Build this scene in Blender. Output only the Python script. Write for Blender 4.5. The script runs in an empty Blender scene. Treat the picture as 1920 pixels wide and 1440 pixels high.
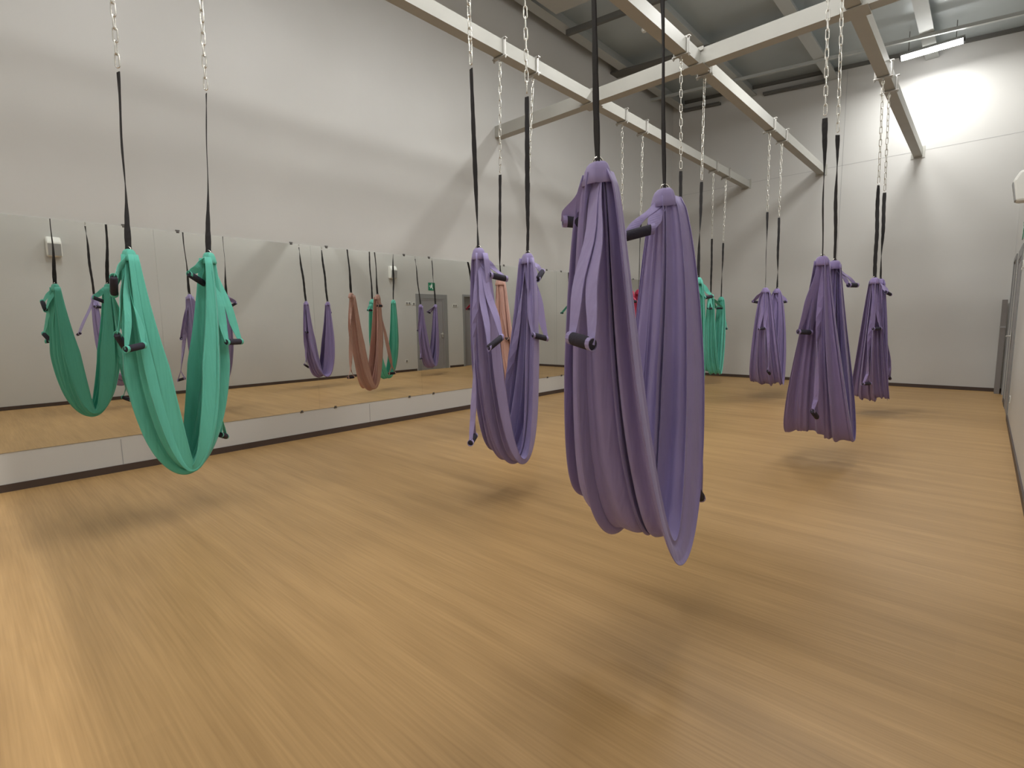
import bpy, bmesh, math, random
import numpy as np
from mathutils import Vector, Matrix

C = bpy.context.scene.collection
scn = bpy.context.scene

# ------------------------------------------------------------------ camera
CAM_H = 1.3
R0 = (0.7362795, 0.6764948, -0.0157250)
D0 = (0.0680583, -0.0971535, -0.9929397)
F0 = (-0.6732463, 0.7300109, -0.1175732)
cam_data = bpy.data.cameras.new('camera')
cam_data.sensor_width = 36.0
cam_data.lens = 959.8 / 1920 * 36.0
cam_data.clip_start = 0.02
cam = bpy.data.objects.new('camera', cam_data)
C.objects.link(cam)
cam.matrix_world = Matrix(((R0[0], -D0[0], -F0[0], 0.0),
                           (R0[1], -D0[1], -F0[1], 0.0),
                           (R0[2], -D0[2], -F0[2], CAM_H),
                           (0, 0, 0, 1)))
scn.camera = cam

# ------------------------------------------------------------------ world, view, lamps' light
world = bpy.data.worlds.new('world')
world.use_nodes = True
world.node_tree.nodes['Background'].inputs[0].default_value = (0.6, 0.62, 0.65, 1)
world.node_tree.nodes['Background'].inputs[1].default_value = 0.0
scn.world = world
scn.view_settings.view_transform = 'Standard'
scn.view_settings.look = 'None'
scn.view_settings.gamma = 1.0
scn.view_settings.use_curve_mapping = False
scn.view_settings.exposure = 0.2
scn.cycles.use_denoising = True
scn.cycles.max_bounces = 10
scn.cycles.diffuse_bounces = 6
scn.cycles.glossy_bounces = 6
scn.cycles.sample_clamp_indirect = 6.0

LAMP_Z = 5.62
# x, y, power of each tube; one is in view, most nearer rows added to soften shadows
LAMPS = [(-0.95, 11.2, 50), (-2.2, 7.15, 56), (-0.95, 7.15, 24), (-3.3, 3.4, 9), (-2.3, 3.4, 11), (-1.1, 3.4, 14),
         (-3.4, 5.2, 9), (-1.1, 5.2, 12), (-3.3, 1.5, 9), (-2.3, 1.5, 10), (-1.1, 1.5, 11),
         (-3.7, -1.6, 13), (-2.4, -1.6, 13), (-0.9, -1.6, 15)]
for (lx, ly, lp) in LAMPS:
    ld = bpy.data.lights.new('tube_light', 'AREA')
    ld.shape = 'RECTANGLE'; ld.size = 0.8; ld.size_y = 0.14
    ld.energy = lp; ld.color = (1.0, 1.0, 0.97)
    lo = bpy.data.objects.new('tube_light', ld)
    lo.location = (lx, ly, LAMP_Z - 0.055)
    C.objects.link(lo)
# added unseen light line; the plate beside it cuts the bright floor edge
ld = bpy.data.lights.new('tube_light', 'AREA')
ld.shape = 'RECTANGLE'; ld.size = 5.2; ld.size_y = 0.006
ld.energy = 135; ld.color = (1.0, 0.97, 0.92)
lo = bpy.data.objects.new('tube_light', ld); lo.location = (-2.9, 0.06, 5.45); C.objects.link(lo)

# ------------------------------------------------------------------ materials
def lin(c):
    return tuple((v / 12.92 if v <= 0.04045 else ((v + 0.055) / 1.055) ** 2.4) for v in c)

def mat(name, rgb, rough=0.5, metal=0.0, spec=0.5, sheen=0.0, emit=None, var=0.0, var_scale=4.0, bump=0.0, bump_scale=200.0):
    m = bpy.data.materials.new(name)
    m.use_nodes = True
    nt = m.node_tree; b = nt.nodes['Principled BSDF']
    c = lin(rgb)
    b.inputs['Base Color'].default_value = (*c, 1)
    b.inputs['Roughness'].default_value = rough
    b.inputs['Metallic'].default_value = metal
    b.inputs['Specular IOR Level'].default_value = spec
    if sheen:
        b.inputs['Sheen Weight'].default_value = sheen
        b.inputs['Sheen Roughness'].default_value = 0.5
    if emit:
        b.inputs['Emission Color'].default_value = (*emit[0], 1)
        b.inputs['Emission Strength'].default_value = emit[1]
    tc = nt.nodes.new('ShaderNodeTexCoord')
    if var:
        n = nt.nodes.new('ShaderNodeTexNoise'); n.inputs['Scale'].default_value = var_scale
        n.inputs['Detail'].default_value = 4
        nt.links.new(tc.outputs['Object'], n.inputs['Vector'])
        r = nt.nodes.new('ShaderNodeMapRange')
        r.inputs['From Min'].default_value = 0.3; r.inputs['From Max'].default_value = 0.7
        r.inputs['To Min'].default_value = 1 - var; r.inputs['To Max'].default_value = 1 + var
        nt.links.new(n.outputs['Fac'], r.inputs['Value'])
        mx = nt.nodes.new('ShaderNodeVectorMath'); mx.operation = 'SCALE'
        mx.inputs[0].default_value = c
        nt.links.new(r.outputs['Result'], mx.inputs['Scale'])
        nt.links.new(mx.outputs['Vector'], b.inputs['Base Color'])
    if bump:
        n2 = nt.nodes.new('ShaderNodeTexNoise'); n2.inputs['Scale'].default_value = bump_scale
        nt.links.new(tc.outputs['Object'], n2.inputs['Vector'])
        bp = nt.nodes.new('ShaderNodeBump'); bp.inputs['Strength'].default_value = bump
        bp.inputs['Distance'].default_value = 0.01
        nt.links.new(n2.outputs['Fac'], bp.inputs['Height'])
        nt.links.new(bp.outputs['Normal'], b.inputs['Normal'])
    return m

def wall_mat(name, rgb, axis_seam=None):
    """satin wall paint over big boards: roller texture, soft unevenness, thin board joints"""
    m = mat(name, rgb, rough=0.42, spec=0.45, var=0.03, var_scale=0.9, bump=0.12, bump_scale=9.0)
    return m

def floor_mat():
    m = bpy.data.materials.new('bamboo_floor'); m.use_nodes = True
    nt = m.node_tree; b = nt.nodes['Principled BSDF']; N = nt.nodes.new; L = nt.links.new
    tc = N('ShaderNodeTexCoord')
    def streak(sx, sy, detail):
        mp = N('ShaderNodeMapping'); mp.inputs['Scale'].default_value = (sx, sy, 1)
        L(tc.outputs['Object'], mp.inputs['Vector'])
        n = N('ShaderNodeTexNoise'); n.inputs['Scale'].default_value = 1.0; n.inputs['Detail'].default_value = detail
        L(mp.outputs['Vector'], n.inputs['Vector'])
        return n.outputs['Fac']
    fine = streak(2.2, 90, 5)      # thin grain lines running across the hall
    mid = streak(0.7, 9, 3)        # strips of boards
    wide = streak(0.35, 0.5, 2)
    br = N('ShaderNodeTexBrick')
    br.inputs['Scale'].default_value = 1.0
    br.inputs['Brick Width'].default_value = 1.9; br.inputs['Row Height'].default_value = 0.19
    br.inputs['Mortar Size'].default_value = 0.0
    br.inputs['Color1'].default_value = (0, 0, 0, 1); br.inputs['Color2'].default_value = (1, 1, 1, 1)
    L(tc.outputs['Object'], br.inputs['Vector'])
    def mix(a, bb, f):
        x = N('ShaderNodeMix'); x.data_type = 'FLOAT'; x.inputs[0].default_value = f
        L(a, x.inputs[2]); L(bb, x.inputs[3]); return x.outputs[0]
    s = mix(fine, mid, 0.5)
    s = mix(s, wide, 0.25)
    sep = N('ShaderNodeSeparateColor'); L(br.outputs['Color'], sep.inputs[0])
    s = mix(s, sep.outputs[0], 0.03)
    cr = N('ShaderNodeValToRGB')
    cr.color_ramp.elements[0].position = 0.36; cr.color_ramp.elements[0].color = (*lin((0.595, 0.465, 0.29)), 1)
    cr.color_ramp.elements[1].position = 0.62; cr.color_ramp.elements[1].color = (*lin((0.705, 0.565, 0.375)), 1)
    L(s, cr.inputs['Fac']); L(cr.outputs['Color'], b.inputs['Base Color'])
    b.inputs['Roughness'].default_value = 0.47
    b.inputs['Specular IOR Level'].default_value = 0.4
    bp = N('ShaderNodeBump'); bp.inputs['Strength'].default_value = 0.05; bp.inputs['Distance'].default_value = 0.01
    L(fine, bp.inputs['Height']); L(bp.outputs['Normal'], b.inputs['Normal'])
    return m

def cloth_mat(name, rgb):
    m = mat(name, rgb, rough=0.78, spec=0.25, sheen=0.25, var=0.05, var_scale=3.0, bump=0.25, bump_scale=14.0)
    nt = m.node_tree; b = nt.nodes['Principled BSDF']
    bn = [n for n in nt.nodes if n.type == 'BUMP'][0]
    nz = bn.inputs['Height'].links[0].from_node
    tc = [n for n in nt.nodes if n.type == 'TEX_COORD'][0]
    mp = nt.nodes.new('ShaderNodeMapping'); mp.inputs['Scale'].default_value = (1.0, 1.0, 0.09)
    nt.links.new(tc.outputs['Object'], mp.inputs['Vector']); nt.links.new(mp.outputs['Vector'], nz.inputs['Vector'])
    nz.inputs['Scale'].default_value = 38.0; nz.inputs['Detail'].default_value = 1.0; bn.inputs['Strength'].default_value = 0.55
    tr = nt.nodes.new('ShaderNodeBsdfTranslucent')
    tr.inputs['Color'].default_value = (*lin(rgb), 1)
    ms = nt.nodes.new('ShaderNodeMixShader'); ms.inputs[0].default_value = 0.18
    out = nt.nodes['Material Output']
    nt.links.new(b.outputs[0], ms.inputs[1]); nt.links.new(tr.outputs[0], ms.inputs[2])
    nt.links.new(ms.outputs[0], out.inputs['Surface'])
    return m

M = {
    'wall': wall_mat('wall_paint', (0.755, 0.75, 0.738)),
    'floor': floor_mat(),
    'ceiling': mat('roof_deck', (0.68, 0.71, 0.715), rough=0.38, metal=0.25, var=0.08, var_scale=0.8),
    'joist': mat('joist_grey', (0.68, 0.69, 0.68), rough=0.5, metal=0.2),
    'dark_steel': mat('dark_steel', (0.36, 0.355, 0.34), rough=0.6),
    'beam': mat('beam_paint', (0.665, 0.66, 0.635), rough=0.5, spec=0.3, var=0.03),
    'clamp': mat('clamp_steel', (0.72, 0.71, 0.69), rough=0.4, metal=0.5),
    'baseboard': mat('brown_baseboard', (0.27, 0.215, 0.19), rough=0.5),
    'mirror': mat('mirror_glass', (0.925, 0.93, 0.915), rough=0.0, metal=1.0),
    'mirror_edge': mat('mirror_edge', (0.55, 0.58, 0.56), rough=0.3),
    'clip': mat('mirror_clip', (0.45, 0.44, 0.43), rough=0.35, metal=0.7),
    'purple': cloth_mat('purple_cloth', (0.665, 0.615, 0.80)),
    'violet': cloth_mat('violet_cloth', (0.61, 0.545, 0.735)),
    'teal': cloth_mat('teal_cloth', (0.43, 0.81, 0.73)),
    'pink': cloth_mat('pink_cloth', (0.84, 0.675, 0.63)),
    'red': cloth_mat('crimson_cloth', (0.74, 0.20, 0.34)),
    'strap': mat('black_webbing', (0.20, 0.195, 0.20), rough=0.8, spec=0.2, bump=0.3, bump_scale=300),
    'foam': mat('black_foam', (0.23, 0.22, 0.26), rough=0.85, spec=0.2, bump=0.3, bump_scale=160),
    'chain': mat('zinc_chain', (0.86, 0.85, 0.82), rough=0.25, metal=0.9),
    'white_plastic': mat('white_plastic', (0.88, 0.88, 0.86), rough=0.4),
    'grey_plastic': mat('grey_plastic', (0.60, 0.60, 0.60), rough=0.6),
    'diffuser': mat('lamp_diffuser', (0.95, 0.95, 0.95), rough=0.4, emit=((1.0, 1.0, 0.98), 30.0)),
    'end_cap': mat('lamp_end_cap', (0.16, 0.15, 0.15), rough=0.5),
    'door': mat('door_grey', (0.55, 0.54, 0.55), rough=0.5),
    'door_frame': mat('door_frame_grey', (0.53, 0.53, 0.53), rough=0.5),
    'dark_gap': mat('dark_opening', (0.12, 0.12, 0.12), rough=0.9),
    'sign': mat('exit_sign_green', (0.10, 0.50, 0.36), rough=0.4),
    'sign_white': mat('exit_sign_white', (0.88, 0.92, 0.9), rough=0.4),
    'switch': mat('switch_grey', (0.50, 0.49, 0.48), rough=0.5),
    'board': mat('grey_board', (0.50, 0.48, 0.47), rough=0.6),
}

# ------------------------------------------------------------------ mesh helpers
class MB:
    def __init__(self):
        self.v = []; self.f = []
    def add(self, vs, fs):
        o = len(self.v); self.v += [tuple(p) for p in vs]; self.f += [tuple(i + o for i in f) for f in fs]
    def box(self, x0, x1, y0, y1, z0, z1):
        self.add([(x0, y0, z0), (x1, y0, z0), (x1, y1, z0), (x0, y1, z0), (x0, y0, z1), (x1, y0, z1), (x1, y1, z1), (x0, y1, z1)],
                 [(0, 3, 2, 1), (4, 5, 6, 7), (0, 1, 5, 4), (1, 2, 6, 5), (2, 3, 7, 6), (3, 0, 4, 7)])
    def tube(self, pts, r, n=8, closed=False, cap=True, flat=1.0):
        P = [Vector(p) for p in pts]; K = len(P); vs = []; fs = []; prev = None
        rr = r if isinstance(r, (list, tuple)) else [r] * K
        for i in range(K):
            if closed: t = (P[(i + 1) % K] - P[i - 1])
            else: t = P[min(i + 1, K - 1)] - P[max(i - 1, 0)]
            t.normalize()
            if prev is None:
                u = t.orthogonal().normalized()
            else:
                u = (prev - t * prev.dot(t))
                u = u.normalized() if u.length > 1e-6 else t.orthogonal().normalized()
            prev = u; w = t.cross(u)
            for k in range(n):
                a = 2 * math.pi * k / n
                vs.append(P[i] + u * math.cos(a) * rr[i] + w * math.sin(a) * rr[i] * flat)
        for i in range(K if closed else K - 1):
            j = (i + 1) % K
            for k in range(n):
                l = (k + 1) % n
                fs.append((i * n + k, i * n + l, j * n + l, j * n + k))
        if cap and not closed:
            fs.append(tuple(range(n - 1, -1, -1))); fs.append(tuple((K - 1) * n + k for k in range(n)))
        self.add(vs, fs)
    def prism(self, poly, axis, a0, a1):
        """polygon in the other two axes, extruded along axis"""
        n = len(poly); vs = []
        for a in (a0, a1):
            for (p, q) in poly:
                vs.append({'x': (a, p, q), 'y': (p, a, q), 'z': (p, q, a)}[axis])
        fs = [tuple(range(n))[::-1], tuple(range(n, 2 * n))]
        for i in range(n):
            j = (i + 1) % n
            fs.append((i, j, n + j, n + i))
        self.add(vs, fs)
    def build(self, name, m, parent=None, smooth=False, bevel=0.0):
        me = bpy.data.meshes.new(name)
        off = Vector(parent['_o']) if parent is not None and '_o' in parent else Vector((0, 0, 0))
        me.from_pydata([(Vector(p) - off)[:] for p in self.v], [], self.f)
        me.update()
        bm = bmesh.new(); bm.from_mesh(me); bmesh.ops.recalc_face_normals(bm, faces=bm.faces)
        if bevel:
            bmesh.ops.bevel(bm, geom=list(bm.edges), offset=bevel, segments=2, affect='EDGES', profile=0.5)
        bm.to_mesh(me); bm.free()
        if smooth:
            me.polygons.foreach_set('use_smooth', [True] * len(me.polygons))
        me.materials.append(m)
        o = bpy.data.objects.new(name, me); C.objects.link(o)
        if parent is not None:
            o.parent = parent
            if '_o' in parent: o['_o'] = list(parent['_o'])
        return o

def tag(o, label=None, cat=None, group=None, kind=None):
    if label: o['label'] = label
    if cat: o['category'] = cat
    if group: o['group'] = group
    if kind: o['kind'] = kind
    return o

def empty(name, loc, label=None, cat=None, group=None):
    o = bpy.data.objects.new(name, None); C.objects.link(o)
    o.location = loc; o['_o'] = list(loc); o.empty_display_size = 0.1
    return tag(o, label, cat, group)

def struct(name, mb, m, label=None, **k):
    o = mb.build(name, m, **k); o['kind'] = 'structure'
    if label: o['label'] = label
    return o

# ------------------------------------------------------------------ room shell
XL, XR, YB, YF = -5.785, 0.28, 12.05, -4.0
def roof(x): return 6.38 - (x - XL) * 0.086
b = MB(); b.box(XL - 0.2, XR + 0.2, YF - 0.2, YB + 0.2, -0.1, 0.0); struct('floor', b, M['floor'], 'pale brown wood strip floor with soft sheen')
b = MB(); b.box(XL - 0.2, XL, YF - 0.2, YB + 0.2, 0.0, 6.75); struct('wall_left', b, M['wall'], 'tall off-white wall carrying the mirror')
b = MB(); b.box(XL, XR, YB, YB + 0.2, 0.0, 6.75); struct('wall_back', b, M['wall'], 'off-white far wall lit by the ceiling tube lamp')
b = MB(); b.box(XL, XR, YF - 0.2, YF, 0.0, 6.75); struct('wall_front', b, M['wall'], 'off-white wall behind the camera')
# right wall with an opening for the far door
D2a, D2b, DH = 10.72, 11.62, 2.14
b = MB()
b.box(XR, XR + 0.2, YF, D2a, 0, 6.75); b.box(XR, XR + 0.2, D2b, YB, 0, 6.75); b.box(XR, XR + 0.2, D2a, D2b, DH, 6.75)
b.box(XR + 0.17, XR + 0.2, D2a, D2b, 0, DH)
struct('wall_right', b, M['wall'], 'off-white wall close beside the camera')
# ceiling: sloped metal deck with joists and purlins
b = MB()
poly = [(XL, roof(XL)), (XR, roof(XR)), (XR, roof(XR) + 0.15), (XL, roof(XL) + 0.15)]
b.prism(poly, 'y', YF, YB)
ceil = struct('ceiling', b, M['ceiling'], 'dark grey metal roof deck on joists')
for x in (-5.5, -4.0, -2.5, -1.0):
    b = MB(); z = roof(x)
    b.box(x - 0.09, x + 0.09, YF, YB - 0.01, z - 0.2, z - 0.18); b.box(x - 0.012, x + 0.012, YF, YB - 0.01, z - 0.18, z)
    b.build('joist', M['joist'], ceil)
for (y, w, hh, m, x0, x1) in ((9.4, 0.26, 0.03, 'dark_steel', XL, XR), (7.46, 0.07, 0.08, 'dark_steel', -5.5, -3.7), (6.5, 0.8, 0.03, 'beam', -5.3, -4.6),
                      (3.4, 0.3, 0.1, 'dark_steel', XL, XR), (0.9, 0.3, 0.1, 'dark_steel', XL, XR), (10.95, 0.05, 0.05, 'joist', XL, XR),
                      (11.97, 0.10, 0.05, 'dark_steel', -5.5, -4.65), (11.97, 0.10, 0.05, 'dark_steel', -3.75, -2.6)):
    b = MB()
    for (p0, p1) in ((x0, x1),):
        za, zb_ = roof(p0) - 0.2, roof(p1) - 0.2
        b.add([(p0, y - w / 2, za - hh), (p1, y - w / 2, zb_ - hh), (p1, y + w / 2, zb_ - hh), (p0, y + w / 2, za - hh),
               (p0, y - w / 2, za), (p1, y - w / 2, zb_), (p1, y + w / 2, zb_), (p0, y + w / 2, za)],
              [(0, 3, 2, 1), (4, 5, 6, 7), (0, 1, 5, 4), (1, 2, 6, 5), (2, 3, 7, 6), (3, 0, 4, 7)])
    b.build('purlin', M[m], ceil)
# dark edge strip where the deck meets the far wall
b = MB(); b.prism([(XL, roof(XL) - 0.06), (XR, roof(XR) - 0.06), (XR, roof(XR)), (XL, roof(XL))], 'y', YB - 0.05, YB); b.build('edge_strip', M['dark_steel'], ceil)
# unseen plate added under the roof to cut off the light line beside it
b = MB(); b.box(XL, XR, 0.066, 0.09, 5.2, 5.6); struct('light_blocker', b, M['joist'], 'added light-blocking plate under the roof')

# baseboards
BH = 0.062
for nm, bx in (('baseboard_left', (XL, XL + 0.012, YF, YB)), ('baseboard_back', (XL + 0.012, XR, YB - 0.012, YB)), ('baseboard_front', (XL, XR, YF, YF + 0.012))):
    b = MB(); b.box(*bx, 0, BH); struct(nm, b, M['baseboard'], 'dark brown baseboard')
b = MB()
for (y0, y1) in ((YF + 0.012, 8.86), (10.09, D2a - 0.08), (D2b + 0.08, YB - 0.012)): b.box(XR - 0.012, XR, y0, y1, 0, BH)
struct('baseboard_right', b, M['baseboard'], 'dark brown baseboard')
# joint strips of the wall boards (thin proud lines)
b = MB()
for y in (0.95, 3.55): b.box(XL, XL + 0.0015, y, y + 0.006, BH, 0.30)
b.box(XL, XR, YB - 0.0015, YB, 4.25, 4.256); b.box(-2.27, -2.264, YB - 0.0015, YB, BH, 6.0)
struct('trim_2', b, M['grey_plastic'], 'fine joint lines between wall boards')

# ------------------------------------------------------------------ doors on the right wall
b = MB()
fw = 0.13
b.box(XR - 0.010, XR, 8.90, 8.90 + fw, 0, 2.17); b.box(XR - 0.010, XR, 10.04 - fw, 10.04, 0, 2.17); b.box(XR - 0.010, XR, 8.90 + fw, 10.04 - fw, 2.17 - fw, 2.17)
dr = struct('door_1', b, M['door_frame'], 'grey flush door with wide frame under the green exit sign')
b = MB(); b.box(XR - 0.005, XR, 8.90 + fw, 10.04 - fw, 0.01, 2.17 - fw); b.build('door_leaf', M['door'], dr)
b = MB(); b.box(XR - 0.009, XR - 0.005, 9.08, 9.86, 1.995, 2.005); b.box(XR - 0.009, XR - 0.005, 9.85, 9.86, 0.1, 1.995); b.box(XR - 0.009, XR - 0.005, 9.08, 9.09, 0.1, 1.995)
b.build('edge_bead', M['switch'], dr)
b = MB(); b.tube([(XR - 0.01, 9.82, 1.02), (XR - 0.06, 9.82, 1.02), (XR - 0.06, 9.70, 1.02)], 0.009, 8); b.box(XR - 0.016, XR - 0.01, 9.795, 9.845, 0.92, 1.08)
b.build('door_handle', M['clamp'], dr, smooth=False)
b = MB()
b.box(XR - 0.015, XR, D2a - 0.06, D2a, 0, DH + 0.06); b.box(XR - 0.015, XR, D2b, D2b + 0.06, 0, DH + 0.06); b.box(XR - 0.015, XR, D2a, D2b, DH, DH + 0.06)
dr = struct('door_2', b, M['door_frame'], 'recessed grey door nearest the far corner')
b = MB(); b.box(XR + 0.12, XR + 0.16, D2a, D2b, 0.005, DH); b.build('door_leaf', M['door'], dr)
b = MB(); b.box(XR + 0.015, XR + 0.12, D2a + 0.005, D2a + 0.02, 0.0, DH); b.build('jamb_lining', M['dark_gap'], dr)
b = MB(); b.tube([(XR + 0.12, 11.5, 1.05), (XR + 0.04, 11.5, 1.05), (XR + 0.04, 11.38, 1.05)], 0.009, 8); b.build('door_handle', M['clamp'], dr)
# tall grey board leaning in the corner
t = empty('tall_board', (XR - 0.05, 11.86, 0), 'tall narrow grey board standing in the far right corner', 'board')
b = MB(); b.box(XR - 0.10, XR - 0.035, 11.74, 11.98, 0.0, 1.56); b.build('panel', M['board'], t)
b = MB(); b.box(XR - 0.105, XR - 0.03, 11.735, 11.985, 1.10, 1.125); b.build('band', M['grey_plastic'], t)

# ------------------------------------------------------------------ wall mirror
t = empty('wall_mirror', (XL, 5.0, 0.32), 'long wall mirror of clipped glass panels filling the left wall', 'mirror')
MZ0, MZ1 = 0.322, 2.225
y = 1.36 - 1.52 * 3; seams = []
while y < 11.9:
    y1 = min(y + 1.52, YB - 0.02)
    b = MB(); b.box(XL + 0.001, XL + 0.006, y + 0.0005, y1 - 0.0005, MZ0, MZ1)
    p = b.build('mirror_panel', M['mirror'], t)
    for (cy, top) in ((y + 0.2, 1), (y1 - 0.22, 1), (y + 0.2, 0), (y1 - 0.22, 0)):
        c = MB(); z = MZ1 if top else MZ0; s = 1 if top else -1
        c.box(XL, XL + 0.012, cy - 0.012, cy + 0.012, z - 0.012, z + 0.012)
        c.box(XL + 0.0, XL + 0.006, cy - 0.018, cy + 0.018, z + s * 0.012 - 0.006, z + s * 0.012 + 0.006)
        c.tube([(XL + 0.012, cy, z), (XL + 0.018, cy, z)], 0.008, 8)
        c.build('clip', M['clip'], p)
    y = y1 if y1 > YB - 0.1 else y + 1.52
    if y1 >= YB - 0.05: break

# ------------------------------------------------------------------ fittings on the right wall
def speaker(y, z, label):
    t = empty('wall_speaker', (XR, y, z), label, 'speaker', 'white wall speakers')
    b = MB(); b.prism([(XR, z - 0.16), (XR, z + 0.17), (XR - 0.11, z + 0.17), (XR - 0.165, z + 0.07), (XR - 0.13, z - 0.16)], 'y', y - 0.10, y + 0.10)
    b.build('cabinet', M['white_plastic'], t, bevel=0.025)
    b = MB(); b.add([(XR - 0.168, y - 0.085, z + 0.05), (XR - 0.168, y + 0.085, z + 0.05), (XR - 0.138, y + 0.085, z - 0.145), (XR - 0.138, y - 0.085, z - 0.145),
                     (XR - 0.14, y - 0.085, z + 0.05), (XR - 0.14, y + 0.085, z + 0.05), (XR - 0.12, y + 0.085, z - 0.145), (XR - 0.12, y - 0.085, z - 0.145)],
                    [(0, 1, 2, 3), (4, 7, 6, 5), (0, 4, 5, 1), (1, 5, 6, 2), (2, 6, 7, 3), (3, 7, 4, 0)])
    b.build('grille', M['grey_plastic'], t)
speaker(1.31, 2.71, 'white wedge wall speaker nearest the camera, reflected at far left of mirror')
speaker(8.12, 2.70, 'white wedge wall speaker before the grey door, half cut by the right picture edge')
t = empty('exit_sign', (XR, 9.48, 2.39), 'small green exit sign over the grey door, seen in the mirror', 'sign')
b = MB(); b.box(XR - 0.006, XR, 9.36, 9.60, 2.28, 2.50); b.build('panel', M['sign'], t)
b = MB()   # running figure and arrow
xx0, xx1 = XR - 0.008, XR - 0.006
b.box(xx0, xx1, 9.47, 9.50, 2.445, 2.475)
b.prism([(9.45, 2.44), (9.51, 2.44), (9.50, 2.38), (9.53, 2.32), (9.51, 2.31), (9.47, 2.37), (9.43, 2.33), (9.42, 2.345)], 'x', xx0, xx1)
b.prism([(9.39, 2.40), (9.42, 2.43), (9.42, 2.37)], 'x', xx0, xx1)
b.build('pictogram', M['sign_white'], t)
def switch(y, n, z, label, cat='switch'):
    t = empty('light_switch' if cat == 'switch' else 'power_socket', (XR, y, z), label, cat, 'wall switches by the grey doors' if cat == 'switch' else None)
    b = MB(); b.box(XR - 0.008, XR, y, y + 0.085 * n, z - 0.043, z + 0.043); b.build('plate', M['white_plastic'], t, bevel=0.002)
    for i in range(n):
        b = MB(); b.box(XR - 0.013, XR - 0.008, y + 0.085 * i + 0.014, y + 0.085 * i + 0.071, z - 0.028, z + 0.028); b.build('rocker' if cat == 'switch' else 'socket_well', M['switch'], t)
switch(8.55, 2, 1.90, 'double wall switch further from the grey door frame')
switch(8.78, 1, 1.89, 'single wall switch right against the grey door frame')
switch(10.26, 2, 1.86, 'double wall switch between the two grey doors')
switch(8.47, 1, 0.30, 'low grey power socket near the skirting', 'socket')

# ------------------------------------------------------------------ steel support beams
BX = {1: -4.05, 2: -2.62, 3: -1.10}
BZ0, BZ1 = 4.16, 4.30
XC = 6.04
def clamp(t, x, y):
    b = MB()
    w = 0.068
    b.box(x - w, x + w, y - 0.022, y + 0.022, BZ1, BZ1 + 0.012)
    b.box(x - w - 0.03, x + w + 0.03, y - 0.018, y + 0.018, BZ1 + 0.012, BZ1 + 0.022)
    b.box(x - w - 0.006, x - w, y - 0.022, y + 0.022, BZ0 - 0.02, BZ1 + 0.02)
    b.box(x + w, x + w + 0.006, y - 0.022, y + 0.022, BZ0 - 0.02, BZ1 + 0.02)
    b.box(x - w - 0.03, x + w + 0.03, y - 0.018, y + 0.018, BZ0 - 0.022, BZ0 - 0.01)
    for s in (-1, 1):
        b.tube([(x + s * (w + 0.018), y, BZ0 - 0.045), (x + s * (w + 0.018), y, BZ1 + 0.028)], 0.006, 6)
        b.tube([(x + s * (w + 0.018), y, BZ0 - 0.036), (x + s * (w + 0.018), y, BZ0 - 0.022)], 0.012, 6)
    b.tube([(x, y, BZ0 - 0.022), (x, y, BZ0 - 0.05)], 0.008, 8)
    b.build('clamp', M['clamp'], t)
CLAMPS = {1: [], 2: [], 3: []}
beam_lab = {1: 'white steel beam running along the hall nearest the mirror wall',
            2: 'white steel beam running along the middle of the hall',
            3: 'white steel beam running along the hall nearest the right wall'}

# ------------------------------------------------------------------ aerial hammocks
rng = random.Random(7)

def ribbon(mb, pts, dirs, w, th=0.002):
    """flat band: pts centreline, dirs width directions, w widths"""
    K = len(pts); vs = []; fs = []
    for i in range(K):
        p = Vector(pts[i]); d = Vector(dirs[i]).normalized()
        t = (Vector(pts[min(i + 1, K - 1)]) - Vector(pts[max(i - 1, 0)])).normalized()
        n = t.cross(d)
        n = n.normalized() if n.length > 1e-6 else Vector((0, 0, 1))
        ww = (w[i] if isinstance(w, (list, tuple)) else w) / 2
        for (a, c) in ((-1, -1), (1, -1), (1, 1), (-1, 1)):
            vs.append(p + d * a * ww + n * c * th / 2)
    for i in range(K - 1):
        for k in range(4):
            l = (k + 1) % 4
            fs.append((i * 4 + k, i * 4 + l, (i + 1) * 4 + l, (i + 1) * 4 + k))
    fs.append((3, 2, 1, 0)); fs.append(tuple((K - 1) * 4 + k for k in range(4)))
    mb.add(vs, fs)

def chain_link_mesh():
    b = MB(); pts = []
    r = 0.0125; L = 0.03
    for k in range(7): a = math.pi * k / 6; pts.append((r * math.cos(a), 0, L + r * math.sin(a)))
    for k in range(7): a = math.pi + math.pi * k / 6; pts.append((r * math.cos(a), 0, -L + r * math.sin(a)))
    b.tube(pts, 0.0042, 6, closed=True)
    return b
LINK = chain_link_mesh(); LINK_ME = None
PITCH = 0.0735

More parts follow.
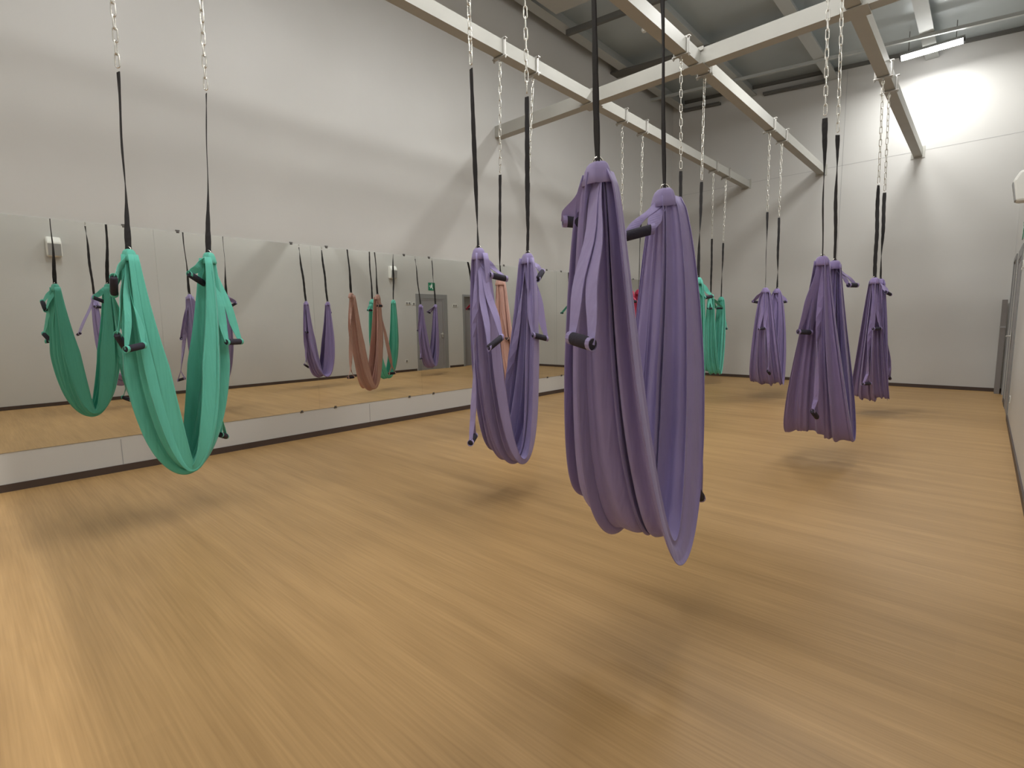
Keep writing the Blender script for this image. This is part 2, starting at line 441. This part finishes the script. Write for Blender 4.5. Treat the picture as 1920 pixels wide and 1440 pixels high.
def cloth_mesh(x, T1, T2, zb, W, thick, seed, m, parent, bx=0.0, by=0.0, vm=1.1, q=0.85, tilt=0.0, hemL=0.03, hemR=-0.01, name='hammock_cloth', we=0.55):
    r = np.random.RandomState(seed)
    NS, NT = 110, 150
    s = np.linspace(0, 1, NS + 1); th = np.pi * (0.5 - 0.5 * np.cos(np.pi * s)) * 0.35 + np.pi * s * 0.65
    t = np.linspace(-1, 1, NT + 1)
    c = np.cos(th); sn = np.sin(th)
    ymid = (T1[0] + T2[0]) / 2; d = (T2[0] - T1[0])
    ztop = T1[1] + (T2[1] - T1[1]) * (0.5 - 0.5 * c)
    H = ztop - zb
    yy = ymid - d / 2 * np.sign(c) * np.abs(c) ** vm + by * sn ** 2
    zz = ztop - H * sn ** q
    # tangent / normal
    ty = np.gradient(yy); tz = np.gradient(zz); ln = np.hypot(ty, tz) + 1e-9
    ny, nz = -tz / ln, ty / ln             # points outwards of the U
    ny, nz = -ny, -nz
    e = sn ** we
    w = 0.11 + (W - 0.11) * e
    A = (0.038 + (thick - 0.038) * np.clip(sn * 2.2, 0, 1)) * (1 - 0.55 * sn ** 6)
    ph = r.uniform(0, 2 * np.pi, 12)
    S, Tt = np.meshgrid(s, t, indexing='ij')
    drift = (S - 0.5) * 1.0
    def tri(a, k=0.92): return np.arcsin(k * np.sin(a)) / np.arcsin(k)
    u = Tt + 0.05 * np.sin(2 * np.pi * 1.3 * Tt + ph[3] + 1.2 * drift)
    g = (0.50 * np.sin(2 * np.pi * 0.62 * Tt + ph[0] + drift * 0.8)
         + 0.34 * tri(2 * np.pi * 1.6 * u + ph[1] + 0.5 * drift, 0.97)
         + 0.38 * tri(2 * np.pi * 3.3 * u + ph[2] - 0.7 * drift, 0.97)
         + 0.12 * tri(2 * np.pi * 10.3 * u + ph[9], 0.98) + 0.26 * tri(2 * np.pi * 6.3 * u + ph[4] + 1.1 * drift, 0.98) * (0.5 + 0.5 * np.sin(2 * np.pi * 0.9 * Tt + ph[5])))
    f = Tt + 0.13 * np.sin(2 * np.pi * 1.55 * Tt + ph[6] + 0.5 * drift) + 0.075 * np.sin(2 * np.pi * 3.3 * Tt + ph[7]) * (1 - 0.3 * np.abs(drift))
    ed = 1 - np.abs(Tt) ** 5
    f = Tt + (f - Tt) * ed
    f = f / np.abs(f).max()
    shallow = 0.012 * np.sin(7 * S + 3 * Tt + ph[8]) * sn[:, None]
    g = g * 1.0
    X = x + f * w[:, None] / 2 + (bx * e)[:, None] + 0.012 * np.sin(9 * S + 2 * Tt + ph[9]) * sn[:, None]
    Y = yy[:, None] + ny[:, None] * (A[:, None] * g + shallow)
    Z = zz[:, None] + nz[:, None] * (A[:, None] * g + shallow) + (tilt * f * (sn[:, None] ** 3))
    # the two long hems hang a little looser than the middle
    Z = Z + np.where(Tt < 0, hemL, hemR) * (np.abs(Tt) ** 2.2) * sn[:, None] ** 5
    o = parent['_o']
    V = np.stack([X - o[0], Y - o[1], Z - o[2]], -1).reshape(-1, 3)
    i, j = np.meshgrid(np.arange(NS), np.arange(NT), indexing='ij')
    a = (i * (NT + 1) + j).ravel(); F = np.stack([a, a + 1, a + NT + 2, a + NT + 1], -1)
    me = bpy.data.meshes.new(name)
    me.vertices.add(len(V)); me.vertices.foreach_set('co', V.ravel())
    me.loops.add(F.size); me.loops.foreach_set('vertex_index', F.ravel().astype(np.int32))
    me.polygons.add(len(F)); me.polygons.foreach_set('loop_start', np.arange(0, F.size, 4, dtype=np.int32))
    me.update(calc_edges=True); me.validate()
    me.polygons.foreach_set('use_smooth', [True] * len(me.polygons))
    me.materials.append(m)
    ob = bpy.data.objects.new(name, me); C.objects.link(ob); ob.parent = parent
    so = ob.modifiers.new('thickness', 'SOLIDIFY'); so.thickness = 0.0025; so.offset = 0
    return ob

def gather(x, T, m, parent, seed, lean=0.0):
    """rounded cap where the cloth is folded over the strap"""
    r = random.Random(seed); b = MB(); n = 20; rings = []
    prof = [(0.012, 0.018), (0.026, 0.014), (0.036, 0.004), (0.043, -0.014), (0.048, -0.036), (0.052, -0.060), (0.049, -0.062)]
    ph = r.uniform(0, 6)
    vs = []; fs = []
    for i, (rad, dz) in enumerate(prof):
        for k in range(n):
            a = 2 * math.pi * k / n
            rr = rad * (1 + 0.10 * math.sin(5 * a + ph) + 0.06 * math.sin(9 * a))
            vs.append((x + rr * 1.1 * math.cos(a), T[0] + rr * 0.8 * math.sin(a) + lean * dz, T[1] + dz))
    for i in range(len(prof) - 1):
        for k in range(n):
            l = (k + 1) % n; fs.append((i * n + k, i * n + l, (i + 1) * n + l, (i + 1) * n + k))
    fs.append(tuple(range(n)))
    b.add(vs, fs)
    return b.build('gathered_top', m, parent, smooth=True)

def handle(x, T, A, B, m, parent, bw=0.06, rope=False, seed=0):
    """foam grip from A to B hung from top T on two cloth bands"""
    r = random.Random(seed)
    A = Vector(A); B = Vector(B); T = Vector((x, T[0], T[1] - 0.02)); ax = (B - A).normalized()
    b = MB()
    mid = (A + B) / 2
    drop = (T - mid).length
    for E, s in ((A, 1), (B, -1)):
        E2 = E + ax * s * 0.006
        pts = []; dirs = []; ws = []
        K = 15
        for k in range(K):
            u = k / (K - 1)
            if rope:        # bands twisted together until shortly above the grip
                j = mid + Vector((0, 0, min(0.13, drop * 0.3)))
                uu = u / 0.85
                p = T.lerp(j, uu) + ax * s * 0.006 if uu < 1 else j.lerp(E2, (u - 0.85) / 0.15)
            else:
                p = T.lerp(E2, u)
            p = p + Vector((math.sin(3.1 * u * math.pi + seed), math.cos(2.3 * u * math.pi + seed), 0)) * 0.006 * math.sin(math.pi * u)
            pts.append(p); a = 0.7 * math.sin(2.2 * u + seed) + (5 * u if rope else 0)
            side = Vector((0, 0, 1)).cross(ax); side.normalize()
            dirs.append(ax + side * 0.35 * math.sin(a) if not rope else ax * math.cos(a) + side * math.sin(a))
            ws.append((0.75 if rope else 1.0) * bw * (0.9 + 0.6 * u * (1 - u)) * (1 if u < 0.8 else 1 - (u - 0.8) * 2.4))
        ribbon(b, pts, dirs, ws, 0.003)
        # loop of the band round the bar end
        c = Vector((0, 0, 1)); side = Vector((0, 0, 1)).cross(ax).normalized()
        loop = [E2 + c * 0.0205 * math.cos(q) + side * 0.0205 * math.sin(q) for q in [2 * math.pi * k / 12 for k in range(13)]]
        ribbon(b, loop, [ax] * 13, 0.016, 0.003)
    h = b.build('handle', m, parent, smooth=False)
    g = MB()
    up = Vector((0, 0, 1))
    pts = [A + ax * 0.0, A + ax * 0.004, A.lerp(B, 0.5), B - ax * 0.004, B]
    g.tube(pts, [0.016, 0.021, 0.0215, 0.021, 0.016], 12)
    go = g.build('grip', M['foam'], h, smooth=True)
    return h

def sling(key, label, col, x, T1, T2, S1, S2, C1, C2, zb, W, thick, handles, links=False, beam=None, **kw):
    """T = cloth tops, S = strap tops, C = chain tops; each (y, z)"""
    seed = kw.pop('seed', 1); group = 'aerial hammocks hung from the beams'
    t = empty('aerial_hammock', (x, (T1[0] + T2[0]) / 2, zb), label, 'hammock', group)
    m = M[col]
    cloth_mesh(x, (T1[0], T1[1] - 0.02), (T2[0], T2[1] - 0.02), zb, W, thick, seed, m, t, **kw)
    for n_, (T, S, Ct) in enumerate(((T1, S1, C1), (T2, S2, C2))):
        gather(x, T, m, t, seed * 3 + n_)
        xb = BX[beam]
        # strap: flat webbing with slow twists
        b = MB(); K = 26; pts = []; dirs = []; ws = []
        xs = x + (xb - x) * 0.45
        a0 = rng.uniform(0.2, 1.2); tw = rng.choice([-1, 1]) * rng.uniform(1.2, 2.6)
        pA = Vector((xs, S[0], S[1])); pB = Vector((x, T[0], T[1] + 0.0))
        for k in range(K):
            u = k / (K - 1); p = pA.lerp(pB, u)
            wob = 0.005 * math.sin(9 * u + seed + n_) * math.sin(math.pi * u)
            a = a0 + tw * u + 0.5 * math.sin(5 * u + seed)
            pts.append(p + Vector((wob, -wob, 0))); dirs.append((math.cos(a), math.sin(a), 0)); ws.append((0.042 if beam == 3 else 0.037) * (1 if k % 3 else 0.88))
        ribbon(b, pts, dirs, ws, 0.005)
        b.build('strap', M['strap'], t)
        # carabiner ring at the cloth
        b = MB(); ring = [Vector((x, T[0], T[1] + 0.012)) + Vector((math.cos(q) * 0.016, math.cos(q) * 0.010, math.sin(q) * 0.022)) for q in [2 * math.pi * k / 12 for k in range(12)]]
        b.tube(ring, 0.004, 6, closed=True); b.build('carabiner', M['chain'], t, smooth=True)
        # chain
        p0 = Vector((xs, S[0], S[1] + 0.03)); p1 = Vector((xb, Ct[0], Ct[1]))
        L = (p1 - p0).length; n = max(2, round(L / PITCH)); step = L / n
        hook = MB(); rr = [p1 + Vector((math.cos(q) * 0.014, 0, math.sin(q) * 0.026 + 0.0)) for q in [2 * math.pi * k / 12 for k in range(12)]]
        hook.tube(rr, 0.005, 6, closed=True)
        if links:
            ch = hook.build('chain', M['chain'], t, smooth=True)
            global LINK_ME
            d = (p1 - p0).normalized(); qd = d.to_track_quat('Z', 'Y')
            for k in range(n):
                if LINK_ME is None:
                    ob = LINK.build('chain_link', M['chain'], None, smooth=True); LINK_ME = ob.data
                else:
                    ob = bpy.data.objects.new('chain_link', LINK_ME); C.objects.link(ob)
                c = p0 + d * step * (k + 0.5)
                ob.parent = ch; ob.location = c - Vector(t['_o'])
                ob.rotation_mode = 'QUATERNION'
                from mathutils import Quaternion
                ob.rotation_quaternion = qd @ Quaternion((0, 0, 1), math.radians(45 + (90 if k % 2 else 0) + 12 * math.sin(k * 0.7)))
        else:
            from mathutils import Quaternion
            d = (p1 - p0).normalized(); qd = d.to_track_quat('Z', 'Y')
            for k in range(n):
                qq = qd @ Quaternion((0, 0, 1), math.radians(45 + (90 if k % 2 else 0) + 12 * math.sin(k * 0.7)))
                c = p0 + d * step * (k + 0.5)
                hook.add([c + qq @ Vector(v) for v in LINK.v], LINK.f)
            hook.build('chain', M['chain'], t, smooth=True)
        CLAMPS[beam].append(Ct[0])
    for i, hd in enumerate(handles):
        side, A, B = hd[:3]; rope = len(hd) > 3
        handle(x, T1 if side == 1 else T2, A, B, m, t, rope=rope, seed=seed + i)
    return t

CZ = BZ0 - 0.07
sling('a', 'large purple hammock hanging nearest the camera', 'purple', -1.04, (1.59, 1.84), (2.10, 1.84), (1.57, 2.92), (2.08, 2.94), (1.55, CZ), (2.07, CZ), 0.43, 0.43, 0.072,
      [(1, (-1.17, 1.56, 1.67), (-1.07, 1.66, 1.66)), (1, (-1.00, 1.37, 1.25), (-0.90, 1.35, 1.23)),
       (2, (-1.14, 1.93, 1.65), (-1.04, 2.01, 1.68)), (2, (-0.89, 2.12, 0.58), (-0.90, 2.23, 0.50), 'r')],
      beam=3, seed=3, links=True, vm=0.95, by=0.01, hemL=0.16, hemR=-0.04, we=0.5, bx=0.015)
sling('b', 'purple hammock at picture centre, left of the large purple one', 'purple', -2.60, (2.50, 1.80), (3.02, 1.81), (2.48, 2.97), (3.04, 2.96), (2.47, CZ), (3.04, CZ), 0.29, 0.32, 0.085,
      [(1, (-2.52, 2.53, 1.63), (-2.49, 2.66, 1.61)), (1, (-2.40, 2.38, 1.14), (-2.38, 2.49, 1.21)), (1, (-2.48, 2.27, 0.51), (-2.53, 2.36, 0.54), 'r'),
       (2, (-2.54, 3.06, 1.63), (-2.58, 3.17, 1.70)), (2, (-2.50, 2.95, 1.21), (-2.45, 3.06, 1.18)), (2, (-2.70, 2.80, 0.51), (-2.75, 2.89, 0.47), 'r')],
      beam=2, seed=5, links=True, vm=1.0, hemL=0.06, hemR=0.0)
sling('c', 'teal hammock hanging alone at the left before the mirror', 'teal', -4.05, (0.81, 1.79), (1.27, 1.81), (0.85, 2.88), (1.34, 2.90), (0.87, CZ), (1.37, CZ), 0.345, 0.40, 0.10,
      [(1, (-3.94, 0.70, 1.62), (-4.03, 0.71, 1.52)), (1, (-3.90, 0.68, 1.27), (-3.97, 0.73, 1.18)), (1, (-3.82, 0.70, 1.18), (-3.89, 0.81, 1.20)),
       (2, (-4.02, 1.13, 1.67), (-4.08, 1.24, 1.61)), (2, (-3.93, 1.30, 1.20), (-3.99, 1.42, 1.20)), (2, (-4.15, 1.28, 0.51), (-4.25, 1.35, 0.47), 'r')],
      beam=1, seed=11, links=True, vm=1.02, by=-0.03, bx=0.0)
sling('d', 'dusty pink hammock behind the centre purple hammock', 'pink', -4.15, (4.32, 1.80), (4.80, 1.79), (4.31, 2.95), (4.80, 2.95), (4.28, CZ), (4.83, CZ), 0.27, 0.36, 0.08,
      [(2, (-4.25, 4.72, 1.62), (-4.20, 4.84, 1.62)), (1, (-4.05, 4.31, 1.13), (-4.10, 4.44, 1.11)), (1, (-4.30, 4.10, 0.50), (-4.28, 4.22, 0.50), 'r'), (2, (-4.28, 4.86, 0.50), (-4.30, 4.98, 0.50), 'r')],
      beam=1, seed=17)
sling('e', 'crimson hammock mostly hidden behind the large purple one', 'red', -4.05, (7.08, 1.78), (7.36, 1.78), (6.84, 2.90), (7.40, 2.89), (6.82, CZ), (7.42, CZ), 0.27, 0.30, 0.06,
      [(1, (-3.95, 6.95, 1.6), (-3.93, 7.08, 1.6)), (2, (-4.0, 7.4, 1.2), (-3.95, 7.52, 1.2))], beam=1, seed=19)
sling('f', 'pale teal hammock furthest away, beside the far wall', 'teal', -4.05, (10.25, 1.78), (10.79, 1.76), (10.22, 2.88), (10.81, 2.86), (10.2, CZ), (10.85, CZ), 0.22, 0.30, 0.07,
      [(1, (-4.08, 10.6, 1.54), (-3.95, 10.66, 1.54)), (2, (-4.0, 10.80, 1.13), (-3.96, 10.92, 1.12)), (1, (-4.0, 9.98, 1.53), (-3.96, 10.1, 1.53))], beam=1, seed=23)
sling('g', 'teal hammock just right of the large purple one', 'teal', -2.60, (5.68, 1.80), (6.17, 1.80), (5.65, 2.95), (6.22, 2.94), (5.62, CZ), (6.25, CZ), 0.24, 0.32, 0.07,
      [(2, (-2.52, 6.17, 1.57), (-2.47, 6.30, 1.59)), (1, (-2.50, 5.70, 1.16), (-2.46, 5.83, 1.16)), (1, (-2.7, 5.5, 1.6), (-2.68, 5.62, 1.6))], beam=2, seed=29)
sling('h', 'small purple hammock far off, between the teal and the middle purple', 'violet', -2.60, (8.76, 1.78), (9.38, 1.79), (8.73, 2.95), (9.34, 2.95), (8.72, CZ), (9.36, CZ), 0.24, 0.50, 0.075,
      [(1, (-2.79, 8.76, 1.59), (-2.70, 8.84, 1.57)), (2, (-2.57, 9.38, 1.57), (-2.46, 9.45, 1.59)), (1, (-2.63, 8.60, 1.15), (-2.56, 8.70, 1.16)), (1, (-2.50, 8.70, 0.49), (-2.49, 8.80, 0.43), 'r')],
      beam=2, seed=31)
sling('i', 'purple hammock in the right middle, second largest of the right row', 'violet', -1.06, (5.07, 1.81), (5.55, 1.81), (4.98, 2.92), (5.47, 2.91), (4.96, CZ), (5.46, CZ), 0.24, 0.58, 0.09,
      [(1, (-1.19, 4.95, 1.19), (-1.11, 5.05, 1.18)), (1, (-1.05, 4.95, 0.51), (-1.03, 5.05, 0.44), 'r'), (2, (-0.95, 5.6, 1.6), (-0.9, 5.7, 1.6))],
      beam=3, seed=37, links=True, we=1.0)
sling('j', 'purple hammock furthest right, hanging before the far wall', 'violet', -1.08, (8.02, 1.79), (8.50, 1.80), (7.90, 2.92), (8.42, 2.92), (7.82, CZ), (8.34, CZ), 0.22, 0.42, 0.075,
      [(2, (-0.99, 8.30, 1.63), (-0.95, 8.42, 1.60)), (1, (-1.05, 7.92, 1.16), (-0.98, 8.02, 1.16)), (1, (-1.12, 7.92, 0.45), (-1.05, 8.02, 0.45), 'r'), (2, (-0.92, 8.4, 0.52), (-0.90, 8.5, 0.48), 'r')],
      beam=3, seed=41, we=0.8)

for k in (1, 2, 3):
    t = empty('support_beam', (BX[k], 4.0, BZ0), beam_lab[k], 'beam', 'white support beams')
    x = BX[k]
    b = MB(); b.box(x - 0.062, x + 0.062, YF + 0.01, YB - 0.001, BZ0, BZ1); b.build('box_section', M['beam'], t)
    b = MB(); b.box(x - 0.10, x + 0.10, YB - 0.01, YB, BZ0 - 0.03, BZ1 + 0.03); b.build('wall_plate', M['beam'], t)
    for y in CLAMPS[k]: clamp(t, x, y)
t = empty('cross_beam', (-2.7, XC, BZ0), 'white steel beam crossing the hall and meeting the mirror wall', 'beam')
b = MB()
xs = [XL + 0.001] + [v for k in (1, 2, 3) for v in (BX[k] - 0.063, BX[k] + 0.063)] + [XR - 0.001]
for i in range(0, 8, 2): b.box(xs[i], xs[i + 1], XC - 0.07, XC + 0.07, BZ0 - 0.005, BZ1 + 0.02)
b.build('box_section', M['beam'], t)
for k in (1, 2, 3):
    b = MB()
    for s in (-1, 1):
        b.box(BX[k] - 0.10, BX[k] + 0.10, XC + s * 0.085 - 0.006, XC + s * 0.085 + 0.006, BZ1 - 0.01, BZ1 + 0.03)
    b.box(BX[k] - 0.11, BX[k] + 0.11, XC - 0.11, XC + 0.11, BZ0 - 0.017, BZ0 - 0.006)
    b.build('joint_plate', M['beam'], t)

# ------------------------------------------------------------------ ceiling tube lamps
lab = {0: 'lit white tube lamp hanging near the far wall at top right',
       1: 'tube lamp just beyond the cross beam in mid hall', 2: 'tube lamp just beyond the cross beam on the right side',
       3: 'tube lamp before the pink hammock, nearest the mirror wall', 4: 'tube lamp above and beyond the centre purple hammock',
       5: 'tube lamp beyond the large purple hammock, on the right side', 6: 'added tube lamp just before the cross beam, mirror side',
       7: 'added tube lamp just before the cross beam, right side', 8: 'added tube lamp right above the teal hammock by the mirror',
       9: 'added tube lamp right above the floor between teal and large purple hammock', 10: 'added tube lamp right above the large purple hammock',
       11: 'added tube lamp behind the camera on the mirror side', 12: 'added tube lamp behind the camera in mid hall', 13: 'added tube lamp behind the camera on the right side'}
for i, (lx, ly, lp) in enumerate(LAMPS):
    t = empty('tube_lamp', (lx, ly, LAMP_Z), lab[i], 'lamp', 'ceiling tube lamps')
    b = MB(); b.prism([(ly - 0.07, LAMP_Z + 0.0), (ly + 0.07, LAMP_Z + 0.0), (ly + 0.045, LAMP_Z + 0.05), (ly - 0.045, LAMP_Z + 0.05)], 'x', lx - 0.41, lx + 0.41); b.build('housing', M['grey_plastic'], t)
    b = MB(); b.prism([(ly - 0.068, LAMP_Z), (ly + 0.068, LAMP_Z), (ly + 0.06, LAMP_Z - 0.03), (ly + 0.03, LAMP_Z - 0.05), (ly - 0.03, LAMP_Z - 0.05), (ly - 0.06, LAMP_Z - 0.03)], 'x', lx - 0.39, lx + 0.39); b.build('diffuser', M['diffuser'], t)
    for s in (-1, 1):
        b = MB(); b.prism([(ly - 0.07, LAMP_Z + 0.01), (ly + 0.07, LAMP_Z + 0.01), (ly + 0.05, LAMP_Z - 0.045), (ly - 0.05, LAMP_Z - 0.045)], 'x', lx + s * 0.39, lx + s * 0.415); b.build('end_cap', M['end_cap'], t)
        b = MB(); zc = roof(lx + s * 0.3); b.tube([(lx + s * 0.3, ly, LAMP_Z + 0.05), (lx + s * 0.3, ly, zc)], 0.005, 6); b.build('hanger', M['dark_steel'], t)
t = empty('added_strip_lamp', (-2.9, 0.06, 5.456), 'added long thin strip lamp beside the light-blocking plate above the camera', 'lamp')  # unseen fixture body added around the narrow light line
b = MB(); b.box(-5.5, -0.3, 0.045, 0.0655, 5.456, 5.49); b.build('housing', M['grey_plastic'], t)
for x in (-5.2, -2.9, -0.6):
    b = MB(); b.box(x - 0.01, x + 0.01, 0.05, 0.062, 5.49, roof(x)); b.build('hanger', M['dark_steel'], t)
# sprinkler under the deck
t = empty('sprinkler', (-4.34, 7.96, 5.95), 'small white sprinkler head under the roof beside the middle beam', 'sprinkler')
b = MB(); b.tube([(-4.34, 7.96, roof(-4.34)), (-4.34, 7.96, 5.98)], 0.015, 8); b.build('pipe', M['joist'], t)
b = MB(); b.tube([(-4.34, 7.96, 5.98), (-4.34, 7.96, 5.93), (-4.34, 7.96, 5.90)], [0.03, 0.05, 0.035], 12); b.build('head', M['white_plastic'], t)

for o in bpy.data.objects:
    if '_o' in o: del o['_o']
